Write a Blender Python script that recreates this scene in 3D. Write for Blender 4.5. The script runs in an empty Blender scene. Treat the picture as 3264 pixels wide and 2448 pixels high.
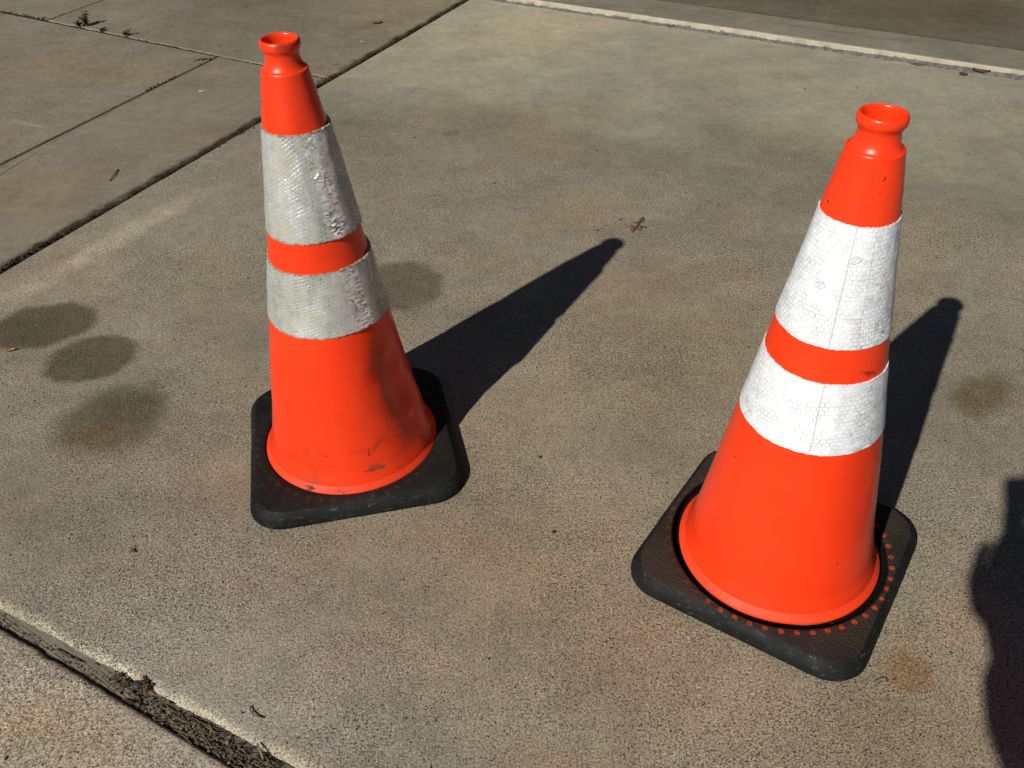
import bpy, bmesh, math, random
from mathutils import Vector, Matrix, noise
import numpy as np
random.seed(7)
S = bpy.context.scene
COL = S.collection
PI = math.pi

# ------------------------------------------------------------------ camera numbers (solved from the two cones)
FPX, PITCH, ROLL, H = 2880.4, math.radians(38.579), math.radians(-1.323), 1.0864
SUNX, SUNY = .7673, .9682            # ground shift of a shadow per metre of height

def G(dx, dy, z=0.0):
    """ground point seen at this place of the photograph (2212 px wide), at height z"""
    u, v = dx * 3264 / 2212 - 1632, dy * 3264 / 2212 - 1224
    cr, sr = math.cos(ROLL), math.sin(ROLL)
    a, b = u * cr + v * sr, -u * sr + v * cr
    d = Vector((a, FPX * math.cos(PITCH) - b * math.sin(PITCH), -FPX * math.sin(PITCH) - b * math.cos(PITCH)))
    t = (z - H) / d.z
    return Vector((d.x * t, d.y * t, z))

def GS(sx, sy, z=0.0):
    return G(sx * 2212 / 3264, sy * 2212 / 3264, z)

# ------------------------------------------------------------------ node helper
class N:
    def __init__(s, name):
        s.m = bpy.data.materials.new(name); s.m.use_nodes = True
        s.t = s.m.node_tree; s.t.nodes.clear()
        s.out = s.t.nodes.new('ShaderNodeOutputMaterial')
        s.b = s.t.nodes.new('ShaderNodeBsdfPrincipled')
        s.t.links.new(s.b.outputs[0], s.out.inputs[0])
        s.tc = s.t.nodes.new('ShaderNodeTexCoord')
        s.P = s.tc.outputs['Object']; s.UV = s.tc.outputs['UV']
    def put(s, sock, v):
        if isinstance(v, bpy.types.NodeSocket): s.t.links.new(v, sock)
        elif isinstance(v, (tuple, list)) and len(v) == 3 and sock.type == 'RGBA': sock.default_value = (*v, 1)
        else: sock.default_value = v
    def math(s, op, a, b=0.0, c=0.0, clamp=False):
        n = s.t.nodes.new('ShaderNodeMath'); n.operation = op; n.use_clamp = clamp
        s.put(n.inputs[0], a); s.put(n.inputs[1], b); s.put(n.inputs[2], c)
        return n.outputs[0]
    def vmath(s, op, a, b=(0, 0, 0), scale=None):
        n = s.t.nodes.new('ShaderNodeVectorMath'); n.operation = op
        s.put(n.inputs[0], a); s.put(n.inputs[1], b)
        if scale is not None: s.put(n.inputs['Scale'], scale)
        return n.outputs['Value' if op in ('LENGTH', 'DOT_PRODUCT', 'DISTANCE') else 'Vector']
    def add(s, a, b): return s.math('ADD', a, b)
    def sub(s, a, b): return s.math('SUBTRACT', a, b)
    def mul(s, a, b): return s.math('MULTIPLY', a, b)
    def mx(s, a, b): return s.math('MAXIMUM', a, b)
    def noise(s, scale, detail=2, rough=.5, vec=None, dist=0, col=False):
        n = s.t.nodes.new('ShaderNodeTexNoise'); s.put(n.inputs['Vector'], vec or s.P)
        n.inputs['Scale'].default_value = scale; n.inputs['Detail'].default_value = detail
        n.inputs['Roughness'].default_value = rough; n.inputs['Distortion'].default_value = dist
        return n.outputs['Color' if col else 'Fac']
    def voro(s, scale, vec=None, out='Distance', feature='F1', rnd=1.0):
        n = s.t.nodes.new('ShaderNodeTexVoronoi'); s.put(n.inputs['Vector'], vec or s.P); n.feature = feature
        n.inputs['Scale'].default_value = scale; n.inputs['Randomness'].default_value = rnd
        return n.outputs[out]
    def map(s, v, a, b, c=0.0, d=1.0, smooth=False):
        n = s.t.nodes.new('ShaderNodeMapRange'); n.clamp = True
        if smooth: n.interpolation_type = 'SMOOTHSTEP'
        s.put(n.inputs[0], v)
        for i, q in enumerate((a, b, c, d)): s.put(n.inputs[i + 1], q)
        return n.outputs[0]
    def mix(s, f, a, b, mode='MIX'):
        n = s.t.nodes.new('ShaderNodeMix'); n.data_type = 'RGBA'; n.blend_type = mode
        s.put(n.inputs[0], f); s.put(n.inputs[6], a); s.put(n.inputs[7], b)
        return n.outputs[2]
    def sep(s, v):
        n = s.t.nodes.new('ShaderNodeSeparateXYZ'); s.put(n.inputs[0], v); return n.outputs
    def comb(s, x, y, z=0.0):
        n = s.t.nodes.new('ShaderNodeCombineXYZ')
        for i, q in enumerate((x, y, z)): s.put(n.inputs[i], q)
        return n.outputs[0]
    def white(s, v):
        n = s.t.nodes.new('ShaderNodeTexWhiteNoise'); n.noise_dimensions = '3D'; s.put(n.inputs['Vector'], v); return n.outputs
    def gray(s, v):   # scalar -> colour
        return s.comb(v, v, v)
    def bump(s, h, strength, dist, normal=None):
        n = s.t.nodes.new('ShaderNodeBump'); s.put(n.inputs['Height'], h)
        n.inputs['Strength'].default_value = strength; n.inputs['Distance'].default_value = dist
        if normal is not None: s.put(n.inputs['Normal'], normal)
        return n.outputs[0]
    def done(s, col, rough=.8, normal=None, spec=.5, **k):
        s.put(s.b.inputs['Base Color'], col); s.put(s.b.inputs['Roughness'], rough)
        s.put(s.b.inputs['Specular IOR Level'], spec)
        if normal is not None: s.put(s.b.inputs['Normal'], normal)
        for kk, vv in k.items(): s.put(s.b.inputs[kk], vv)
        return s.m
    # soft elliptical mask on the ground plane
    def spot(s, c, rx, ry, ang, soft, wob):
        x, y, _ = wob
        dx, dy = s.sub(x, c[0]), s.sub(y, c[1])
        ca, sa = math.cos(ang), math.sin(ang)
        a = s.math('DIVIDE', s.add(s.mul(dx, ca), s.mul(dy, sa)), rx)
        b = s.math('DIVIDE', s.sub(s.mul(dy, ca), s.mul(dx, sa)), ry)
        r = s.math('SQRT', s.add(s.mul(a, a), s.mul(b, b)))
        return s.map(r, 1 - soft, 1 + soft, 1, 0, True)
    def line(s, p, q, w, soft, wob):
        """mask of a straight streak between two ground points"""
        x, y, _ = wob
        L = math.hypot(q[0] - p[0], q[1] - p[1]); ux, uy = (q[0] - p[0]) / L, (q[1] - p[1]) / L
        dx, dy = s.sub(x, p[0]), s.sub(y, p[1])
        t = s.add(s.mul(dx, ux), s.mul(dy, uy)); d = s.math('ABSOLUTE', s.sub(s.mul(dy, ux), s.mul(dx, uy)))
        m = s.map(d, w, w + soft, 1, 0, True)
        e = s.mul(s.map(t, 0, L * .25, 0, 1, True), s.map(t, L * .75, L, 1, 0, True))
        return s.mul(m, e)

def concrete(name, base=(.235, .198, .138), spots=(), streaks=(), smooth_far=None, grain=1.0, rough_tone=1.0, warm=0.5, lightspots=()):
    n = N(name)
    P = n.P
    # tone
    big = n.noise(1.3, 5, .6); mid = n.noise(5.5, 4, .6); sm = n.noise(24, 4, .65)
    tone = n.add(n.add(n.map(big, .3, .7, .90, 1.11), n.map(mid, .3, .7, -.10, .10)), n.map(sm, .3, .7, -.08, .08))
    tone = n.add(tone, n.map(n.noise(1, 4, .65, n.vmath('MULTIPLY', n.vmath('ADD', P, (2.2, 8.1, 0)), (5.0, 7.5, 1)), dist=.3), .38, .66, -.07, .07))
    tone = n.add(tone, n.map(n.noise(34, 5, .75, n.vmath('ADD', P, (4, 1, 0))), .34, .66, -.09, .09))
    col = n.mix(1.0, base, n.gray(tone), 'MULTIPLY')
    # faint pink and grey green patches of the aggregate
    pk = n.noise(6.5, 3, .6, n.vmath('ADD', P, (7.1, 3.3, 0)))
    gn = n.noise(5.0, 3, .6, n.vmath('ADD', P, (-3.1, 9.3, 0)))
    col = n.mix(n.map(pk, .52, .70, 0, .6), col, n.mix(1, col, (1.10, .95, .93), 'MULTIPLY'))
    col = n.mix(n.map(gn, .5, .68, 0, .5), col, n.mix(1, col, (.93, 1.0, .98), 'MULTIPLY'))
    wn = n.noise(2.1, 3, .5, n.vmath('ADD', P, (1.7, -4.3, 0)))
    col = n.mix(n.map(wn, .45, .72, 0, warm), col, n.mix(1, col, (1.13, 1.0, .84), 'MULTIPLY'))
    # wobbling coordinates for marks
    wv = n.noise(16, 3, .6, col=True)
    wv2 = n.vmath('ADD', P, n.vmath('SCALE', n.vmath('SUBTRACT', wv, (.5, .5, .5)), scale=.045))
    wob = n.sep(wv2)
    gm = 1.0
    x, y, z = n.sep(P)
    if smooth_far:
        (px, py), (qx, qy), w = smooth_far
        L = math.hypot(qx - px, qy - py); nx, ny = -(qy - py) / L, (qx - px) / L
        d = n.add(n.mul(n.sub(x, px), nx), n.mul(n.sub(y, py), ny))
        d = n.add(d, n.map(n.noise(2.2, 4, .6), .3, .7, -.22, .22))
        sf = n.map(d, -w, w, 0, 1, True)
        col = n.mix(sf, col, n.mix(1, col, (1.17, 1.26, 1.27), 'MULTIPLY'))
        edge = n.mul(n.map(d, -w * 1.9, -w * .3, 0, 1, True), n.map(d, -w * .3, w * .8, 1, 0, True))
        col = n.mix(n.mul(edge, .75), col, n.mix(1, col, (.80, .82, .80), 'MULTIPLY'))
        gm = n.map(sf, 0, 1, 1, .5)
    # sand grain
    g1 = n.noise(330, 3, .75); g2 = n.noise(900, 1, .5)
    gr = n.add(n.add(n.map(g1, .36, .64, -.70, .70), n.map(g2, .3, .7, -.36, .36)), n.map(n.noise(150, 2, .6), .35, .65, -.16, .16))
    vd = n.voro(250); vc = n.sep(n.voro(250, out='Color'))
    dark = n.mul(n.map(vd, .22, .42, 1, 0), n.map(vc[0], .62, .70, 0, 1))
    lite = n.mul(n.map(vd, .15, .35, 1, 0), n.map(vc[1], .80, .88, 0, 1))
    gpatch = n.map(n.noise(3.3, 3, .6, n.vmath('ADD', P, (5, 5, 0))), .3, .7, .55, 1.25)
    gs = n.mul(gpatch, grain); gs = n.mul(gs, gm)
    f = n.add(1.0, n.mul(gs, n.add(gr, n.add(n.mul(dark, -.60), n.mul(lite, 1.1)))))
    col = n.mix(1.0, col, n.gray(n.mx(f, .12)), 'MULTIPLY')
    # pits
    vp = n.voro(38); vpc = n.sep(n.voro(38, out='Color'))
    pit = n.mul(n.map(vp, .05, .10, 1, 0), n.map(vpc[0], .80, .84, 0, 1))
    col = n.mix(n.mul(pit, .55), col, (.05, .04, .03))
    damp = 0.0
    for (c, rx, ry, ang, soft, amt, tint) in spots:
        m = n.mul(n.spot(c, rx, ry, ang, soft, wob), amt)
        col = n.mix(m, col, n.mix(1, col, tint, 'MULTIPLY'))
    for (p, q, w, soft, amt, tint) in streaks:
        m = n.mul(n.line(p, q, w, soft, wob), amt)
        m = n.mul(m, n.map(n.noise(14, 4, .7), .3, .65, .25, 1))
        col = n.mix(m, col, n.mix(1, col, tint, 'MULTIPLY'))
    hgt = n.add(n.mul(g1, 1.0), n.add(n.mul(dark, -.5), n.mul(pit, -1.2)))
    nb = n.bump(n.mul(hgt, gs), .75 * rough_tone, .0016)
    nb = n.bump(n.noise(9, 4, .6), .25, .012, nb)
    return n.done(col, .88, nb, .25)

def simple(name, col, rough=.8, var=.25, scale=60, bump=0, spec=.4, **k):
    n = N(name)
    f = n.map(n.noise(scale, 4, .6), .3, .7, 1 - var, 1 + var)
    c = n.mix(1, col, n.gray(f), 'MULTIPLY')
    nb = n.bump(n.noise(scale * 3, 3, .6), bump, .002) if bump else None
    return n.done(c, rough, nb, spec, **k)

# ------------------------------------------------------------------ object helpers
def tag(o, label=None, cat=None, group=None, kind=None):
    if label: o['label'] = label
    if cat: o['category'] = cat
    if group: o['group'] = group
    if kind: o['kind'] = kind
    return o
def empty(name, loc, rz=0):
    o = bpy.data.objects.new(name, None); COL.objects.link(o); o.location = loc; o.rotation_euler.z = rz
    o.empty_display_size = .1
    return o
def obj(name, verts, faces, mat, parent=None, smooth=True, mats=None, fm=None):
    me = bpy.data.meshes.new(name); me.from_pydata([tuple(v) for v in verts], [], faces); me.update()
    for m in (mats or [mat]): me.materials.append(m)
    if fm: me.polygons.foreach_set('material_index', fm)
    me.polygons.foreach_set('use_smooth', [smooth] * len(me.polygons))
    o = bpy.data.objects.new(name, me); COL.objects.link(o)
    if parent: o.parent = parent
    return o
class MB:
    def __init__(s): s.v = []; s.f = []; s.mi = []
    def addm(s, vs, fs, mi=0):
        k = len(s.v); s.v += [Vector(v) for v in vs]; s.f += [tuple(i + k for i in f) for f in fs]; s.mi += [mi] * len(fs)
    def tube(s, pts, rad, n=6, mi=0):
        pts = [Vector(p) for p in pts]; k = len(s.v); m = len(pts)
        for i, p in enumerate(pts):
            d = (pts[min(i + 1, m - 1)] - pts[max(i - 1, 0)]).normalized()
            a = d.cross(Vector((0, 0, 1)));  a = a.normalized() if a.length > 1e-3 else Vector((1, 0, 0))
            b = d.cross(a); r = rad[i] if isinstance(rad, (list, tuple)) else rad
            for j in range(n): s.v.append(p + r * (math.cos(2 * PI * j / n) * a + math.sin(2 * PI * j / n) * b))
        for i in range(m - 1):
            for j in range(n):
                s.f.append((k + i * n + j, k + i * n + (j + 1) % n, k + (i + 1) * n + (j + 1) % n, k + (i + 1) * n + j)); s.mi.append(mi)
        s.f.append(tuple(k + j for j in reversed(range(n)))); s.f.append(tuple(k + (m - 1) * n + j for j in range(n))); s.mi += [mi, mi]
    def crumb(s, c, r, mi=0, flat=.6):
        c = Vector(c); vs = []
        for (a, b) in ((0, 1.2), *[(PI / 5 * 2 * i, .5) for i in range(5)], *[(PI / 5 * (2 * i + 1), -.4) for i in range(5)], (0, -1.3)):
            q = r * random.uniform(.7, 1.25)
            if a == 0 and abs(b) > 1: vs.append(c + Vector((0, 0, (1 if b > 0 else -1) * q * flat)))
            else: vs.append(c + Vector((q * math.cos(a), q * math.sin(a), b * q * flat)))
        F = []
        for i in range(5):
            F += [(0, 1 + i, 1 + (i + 1) % 5), (1 + i, 6 + i, 1 + (i + 1) % 5), (6 + i, 6 + (i + 1) % 5, 1 + (i + 1) % 5), (11, 6 + (i + 1) % 5, 6 + i)]
        s.addm(vs, F, mi)
    def build(s, name, mats, parent=None, smooth=True):
        return obj(name, s.v, s.f, None, parent, smooth, mats=mats if isinstance(mats, list) else [mats], fm=s.mi)

# ------------------------------------------------------------------ concrete slabs
def slab(name, poly, mat, ztop=0.0, rad=.006, depth=.035, jit=.0008, step=.012, seed=0, face_mat=None, closeup=None, edge_rads=None):
    """poly: ground outline, counter clockwise; a tooled, slightly chipped edge runs round it"""
    n = len(poly); poly = [Vector((p[0], p[1])) for p in poly]
    pts = []; rads = []
    for i in range(n):
        a, b = poly[i], poly[(i + 1) % n]; L = (b - a).length
        near = (edge_rads or {}).get(i, rad)
        st = step if (closeup is None or i in closeup) else .5
        k = max(1, int(L / st)); nr = Vector(((b - a).y, -(b - a).x)).normalized()
        for j in range(k):
            t = j / k; p = a.lerp(b, t)
            if j and st < .1:
                q = Vector((p.x, p.y, seed))
                w = noise.noise(q * 60) * jit + noise.noise(q * 14) * jit * 1.6 + noise.noise(q * 3) * jit * 1.5
                ch = max(0, noise.noise(q * 25 + Vector((9, 1, 2))) - .42) * jit * 9
                p = p + nr * (w - ch)
            pts.append(p); rads.append(near)
    m = len(pts); nor = []
    for i in range(m):
        a, b = pts[i - 1], pts[(i + 1) % m]; d = (b - a)
        nor.append(Vector((-d.y, d.x)).normalized())
    # steadier normals: use those of the straight sides
    V = []; rings = []
    prof = [(0, -depth), (0, -1.0), (.10, -.55), (.32, -.22), (.62, -.05), (1.0, 0)]
    for (o, z) in prof:
        rings.append(len(V))
        for i in range(m):
            zz = -depth if z == -depth else z * rads[i] * .8
            V.append((pts[i].x + nor[i].x * o * rads[i], pts[i].y + nor[i].y * o * rads[i], ztop + zz))
    F = []; mi = []
    for r in range(len(prof) - 1):
        A, B = rings[r], rings[r + 1]
        for i in range(m):
            j = (i + 1) % m; F.append((A + i, A + j, B + j, B + i)); mi.append(1 if (face_mat and r < 4) else 0)
    F.append(tuple(rings[-1] + i for i in range(m))); mi.append(0)
    o = obj(name, V, F, None, None, True, mats=[mat] + ([face_mat] if face_mat else []), fm=mi)
    o.data.polygons[len(F) - 1].use_smooth = False
    tag(o, kind='structure')
    return o

def off(p, q, d):
    """shift a line sideways (to its left) by d"""
    v = (q - p).normalized(); nv = Vector((-v.y, v.x, 0)) * d
    return p + nv, q + nv
def isect(a, b, c, d):
    r = b - a; s_ = d - c; k = r.x * s_.y - r.y * s_.x
    t = ((c.x - a.x) * s_.y - (c.y - a.y) * s_.x) / k
    return Vector((a.x + r.x * t, a.y + r.y * t, 0))

j1a, j1b = G(0, 588), G(1010, 0)
j2a, j2b = G(0, 354), G(470, 121)
j3a, j3b = G(0, 24), G(716, 171)
j4a, j4b = G(112, 40), G(222, 0)
st_a, st_b = GS(1600, 5), GS(3264, 253)
dU = (GS(0, 1938), GS(790, 2362))       # slab edge above the wide joint
dL = (GS(0, 1994), GS(745, 2444))       # slab edge below it
FAR = 9.0
ext = lambda a, b, k: b + (b - a).normalized() * k

gap1 = .0115
A1 = off(j1a, j1b, -gap1 / 2)      # A side of joint 1
L1 = off(j1a, j1b, gap1 / 2 + .001)
stp = off(st_a, st_b, 0)

def stain(px, py, rx, ry, ang, soft, amt, tint):
    c = G(px, py); return ((c.x, c.y), rx, ry, ang, soft, amt, tint)
WET = (.42, .41, .345)
spotsA = [stain(92, 704, .112, .084, .25, .15, 1, WET), stain(197, 775, .092, .078, .2, .16, 1, WET), stain(70, 712, .06, .045, .3, .6, .35, (.75, .72, .66)),
          stain(243, 905, .104, .092, .5, .34, .95, (.47, .46, .38)), stain(195, 935, .035, .025, 0, .7, .6, (1.15, .86, .66)), stain(270, 880, .06, .05, .2, .6, .5, (.72, .72, .66)), stain(868, 617, .088, .105, .3, .18, .95, (.52, .51, .44)),
          stain(1968, 1452, .034, .032, .3, .35, .8, (.84, .66, .44)), stain(2120, 852, .075, .045, .7, .45, .95, (.62, .56, .42)),
          stain(975, 287, .03, .022, 0, .5, .8, (.85, .68, .60)), stain(1045, 355, .05, .02, .2, .7, .5, (1.0, .80, .62)),
          stain(1240, 455, .16, .07, .5, .7, .45, (1.08, .93, .72)), stain(1500, 800, .2, .3, .5, .8, .3, (1.08, .97, .82)),
          stain(1170, 225, .28, .12, -.45, .7, .5, (.84, .84, .82)), stain(1650, 300, .35, .10, -.5, .7, .6, (.78, .80, .76)),
          stain(2100, 320, .35, .14, -.5, .7, .6, (.86, .86, .82)), stain(1150, 60, .30, .45, -.5, .8, 1, (1.32, 1.27, 1.18)),
          stain(1560, 700, .16, .2, .3, .8, .35, (1.06, .98, .84)), stain(420, 1480, .26, .10, -.5, .7, .5, (1.18, 1.20, 1.24)),
          stain(700, 1560, .22, .16, -.5, .7, .45, (1.12, 1.12, 1.14)), stain(1370, 1440, .07, .05, 0, .9, .2, (1.12, .90, .80)), stain(1700, 1500, .5, .25, -.3, .8, .5, (1.05, .97, .86)), stain(1350, 900, .45, .5, 0, .8, .4, (1.05, .98, .87)),
          stain(330, 1350, .45, .16, -.5, .8, .6, (.97, 1.0, 1.07)),
          stain(180, 1120, .2, .12, -.3, .8, .35, (.84, .84, .86)), stain(520, 720, .18, .12, .5, .8, .4, (.86, .84, .84)),
          stain(60, 900, .15, .2, .3, .7, .3, (1.12, 1.1, 1.06)), stain(740, 1060, .4, .12, -.5, .7, .35, (.88, .84, .82)),
          stain(1880, 170, .5, .05, -.53, .7, .4, (1.08, 1.1, 1.06)), stain(1000, 1250, .35, .2, -.2, .8, .3, (1.08, 1.06, 1.05))]
gx = lambda *a: tuple(G(*a)[:2])
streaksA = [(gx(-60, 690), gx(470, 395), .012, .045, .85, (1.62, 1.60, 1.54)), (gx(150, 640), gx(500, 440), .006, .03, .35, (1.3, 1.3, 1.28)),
            (gx(0, 1225), gx(640, 1640), .03, .07, .5, (1.25, 1.25, 1.22)), (gx(-400, 1100), gx(1000, 1850), .006, .014, 1.0, (1.28, 1.25, 1.17)),  # last one: pale worn edge, painted to lift the bevel's sunlit highlight
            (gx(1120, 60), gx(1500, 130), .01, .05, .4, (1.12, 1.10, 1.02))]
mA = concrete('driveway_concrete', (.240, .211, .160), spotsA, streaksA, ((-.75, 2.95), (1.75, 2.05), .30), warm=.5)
spotsB = [stain(60, 150, .45, .18, 0, .8, .5, (1.10, .98, .88)), stain(640, 30, .5, .25, -.3, .8, .6, (.86, .84, .86)), stain(560, -5, .22, .16, 0, .6, .7, (.72, .70, .70)),
          stain(520, 60, .3, .3, 0, .8, .5, (.84, .82, .83)), stain(440, 300, .15, .12, 0, .8, .45, (1.10, .94, .82)),
          stain(140, 390, .22, .14, .4, .8, .4, (1.10, .96, .88)), stain(900, 30, .3, .35, 0, .8, .7, (1.14, 1.12, 1.02)),
          stain(620, 160, .1, .05, 0, .6, .4, (.86, .86, .84))]
streaksB = [(gx(-900, 1100), gx(1300, -170), .0075, .004, 1.0, (.13, .11, .09)), (gx(-900, 1100), gx(1300, -170), .012, .014, 1.0, (.44, .41, .36)), (gx(-800, 758), gx(500, 108), .007, .010, .8, (.66, .62, .56)), (gx(10, 258), gx(110, 276), .003, .012, .9, (1.45, 1.42, 1.36)), (gx(60, 272), gx(160, 262), .002, .02, .4, (1.3, 1.3, 1.28)),  # first two: edge dirt plus painted shade on the bevel facing off the sun
            (gx(112, 46), gx(480, 125), .001, .012, .35, (1.4, 1.3, 1.2))]
mB = concrete('walkway_concrete', (.196, .174, .130), spotsB, streaksB, grain=.5, warm=.5)
mC = concrete('near_concrete', (.325, .285, .220), [stain(60, 1560, .05, .04, .5, .8, .6, (1.15, .95, .75)), stain(190, 1600, .05, .05, .5, .8, .5, (1.1, .92, .74))], grain=1.0, warm=.25)

# driveway slab with the cones
a0 = isect(A1[0], A1[1], *dU); a1 = isect(A1[0], A1[1], *stp)
a2 = ext(st_a, st_b, 3.5); a3 = ext(dU[0], dU[1], 3.5)
slab('driveway', [a0, a3, Vector((4.6, -1.0, 0)), a2, a1], mA, rad=.007, closeup=(0, 4, 3), edge_rads={0: .016, 4: .004, 3: .004}, seed=1, jit=.0009)
# walkway slabs left of the joint
g = .004
J3u = off(j3a, j3b, g); J3l = off(j3a, j3b, -g)
J2r = off(j2a, j2b, -.0045); J2l = off(j2a, j2b, .0045)
J4r = off(j4a, j4b, -.006); J4l = off(j4a, j4b, .006)
dn = (a0 - a3).normalized()
low = lambda L: L[0] + (L[0] - L[1]).normalized() * 2.2
pB1 = [low(L1), isect(*L1, *J3l), isect(*J2r, *J3l), low(J2r)]
slab('walkway', pB1[::-1][::-1] if False else [pB1[0], pB1[1], pB1[2], pB1[3]], mB, rad=.013, closeup=(0, 1, 2), edge_rads={0: .015, 2: .009, 1: .004}, seed=2)
pB2 = [low(J2l), isect(*J2l, *J3l), ext(j3b, J3l[0], 3)]
slab('walkway', [pB2[0], pB2[1], pB2[2], Vector((-6, .5, 0))], mB, ztop=-.0012, rad=.007, closeup=(0, 1), edge_rads={0: .007, 1: .005}, seed=3)
pB3 = [isect(*L1, *J3u), ext(*L1, 4.5), ext(*J4r, 4.5), isect(*J4r, *J3u)]
slab('walkway', pB3, mB, ztop=.0015, rad=.010, closeup=(0, 2, 3), edge_rads={0: .015, 2: .010, 3: .0075}, seed=4)
pB4 = [isect(*J4l, *J3u), ext(*J4l, 4.5), Vector((-7, 7, 0)), ext(j3b, J3u[0], 3)]
slab('walkway', pB4, mB, ztop=-.0015, rad=.010, closeup=(0, 3), seed=5)
# near slab under the wide joint
slab('pavement', [ext(dL[1], dL[0], 1.2), Vector((-2.5, -1.5, 0)), Vector((3.0, -2.6, 0)), ext(dL[0], dL[1], 3.2)], mC, ztop=.001, rad=.011, closeup=(3,), seed=6, jit=.0011)

# wide joint filled with crumbling mortar and dirt
nF = N('joint_mortar')
c = nF.mix(nF.map(nF.noise(40, 4, .7), .35, .65), (.150, .132, .096), (.215, .196, .148))
xx = nF.sep(nF.P)[0]
dirt = nF.map(nF.add(xx, nF.map(nF.noise(18, 3, .6), .3, .7, -.05, .05)), -.60, -.44, 0, 1)
c = nF.mix(nF.mul(dirt, .8), c, nF.mix(nF.map(nF.noise(230, 3, .7), .35, .6), (.045, .035, .025), (.150, .126, .092)))
c = nF.mix(nF.mul(nF.map(nF.noise(95, 3, .6), .60, .66), .8), c, (.018, .013, .010))
mF = nF.done(c, .95, nF.bump(nF.noise(180, 4, .7), .9, .003), .2)
fu = (ext(dU[1], dU[0], 1.5), ext(dU[0], dU[1], 3.2)); fl = (ext(dL[1], dL[0], 1.2), ext(dL[0], dL[1], 3.2))
V = []; F = []; NX, NY = 520, 8
for i in range(NX + 1):
    for j in range(NY + 1):
        t = i / NX; s_ = -.25 + 1.5 * j / NY
        p = fu[0].lerp(fu[1], t).lerp(fl[0].lerp(fl[1], t), s_)
        q = Vector((p.x, p.y, 0))
        V.append((p.x, p.y, -.0075 + .0022 * noise.noise(q * 70) + .002 * noise.noise(q * 18) - .005 * max(0, s_ - .78)))
for i in range(NX):
    for j in range(NY):
        k = i * (NY + 1) + j; F.append((k, k + 1, k + NY + 2, k + NY + 1))
o = obj('joint_filler', V, F, mF); tag(o, kind='structure')

# sheet of soil below everything, reaching the horizon
soil = simple('soil_material', (.030, .022, .015), .95, .4, 30, .6)
o = obj('ground', [(-300, -300, -.030), (300, -300, -.030), (300, 300, -.030), (-300, 300, -.030)], [(0, 1, 2, 3)], soil, smooth=False); tag(o, kind='structure')
# dark dirt packed in the narrow joints
def packed(name, P0, P1, w, z):
    V = []; F = []; L = (P1 - P0).length; k = int(L / .012); d = (P1 - P0).normalized(); nv = Vector((-d.y, d.x, 0))
    for i in range(k + 1):
        p = P0.lerp(P1, i / k)
        for j in (-1, 0, 1):
            q = p + nv * (w * j / 2)
            V.append((q.x, q.y, z + .003 * noise.noise(Vector((q.x, q.y, 1)) * 30) + .0012 * noise.noise(Vector((q.x, q.y, 1)) * 110)))
    for i in range(k):
        for j in (0, 1): F.append((i * 3 + j, i * 3 + j + 1, i * 3 + j + 4, i * 3 + j + 3))
    o = obj(name, V, F, soil2); tag(o, kind='structure')
soil2 = simple('joint_dirt', (.014, .011, .008), .95, .5, 120, .8)
packed('joint_dirt', j1a + (j1a - j1b).normalized() * 1.5, ext(j1a, j1b, 3), .026, -.014)
packed('joint_dirt', j2a + (j2a - j2b).normalized() * 1.5, j2b, .022, -.0048)
packed('joint_dirt', j3a + (j3a - j3b).normalized() * 1.5, j3b, .016, -.0022)
packed('joint_dirt', j4a, ext(j4a, j4b, 3), .026, -.009)

# raised threshold slab and the floor behind it
STEP = .027
nT = N('threshold_face')
c = nT.mix(nT.map(nT.noise(30, 4, .6), .3, .7), (.36, .325, .245), (.47, .425, .33))
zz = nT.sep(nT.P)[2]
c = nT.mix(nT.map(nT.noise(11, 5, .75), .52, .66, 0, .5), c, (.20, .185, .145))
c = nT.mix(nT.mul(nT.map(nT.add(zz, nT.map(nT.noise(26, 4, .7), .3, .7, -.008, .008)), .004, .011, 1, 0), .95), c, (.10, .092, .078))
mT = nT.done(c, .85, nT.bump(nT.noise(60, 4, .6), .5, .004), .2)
sd = (st_b - st_a).normalized(); sn = Vector((-sd.y, sd.x, 0))
sm_a, sm_b = GS(2120, 0, STEP), GS(3264, 166, STEP)
sm_a.z = sm_b.z = 0
l2a, l2b = GS(2440, 70, STEP), GS(2960, 142, STEP)
streaksT = [((l2a.x, l2a.y), (l2b.x, l2b.y), .004, .02, .7, (.62, .56, .44))]
mG = concrete('threshold_concrete', (.190, .178, .138), [stain(1850, 20, .3, .12, -.5, .7, .4, (1.08, 1.0, .9))], streaksT, grain=.3, warm=.2)
tA, tB = st_a - sd * 1.9, st_b + sd * 3.5
sA, sB = sm_a - sd * 2.2, sm_b + sd * 3.5
slab('threshold', [tA, tB, Vector((sB.x, sB.y, 0)), Vector((sA.x, sA.y, 0))], mG, ztop=STEP, rad=.006, depth=.05, closeup=(0, 2), edge_rads={0: .006, 2: .006}, face_mat=mT, seed=8, jit=.0014)
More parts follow.
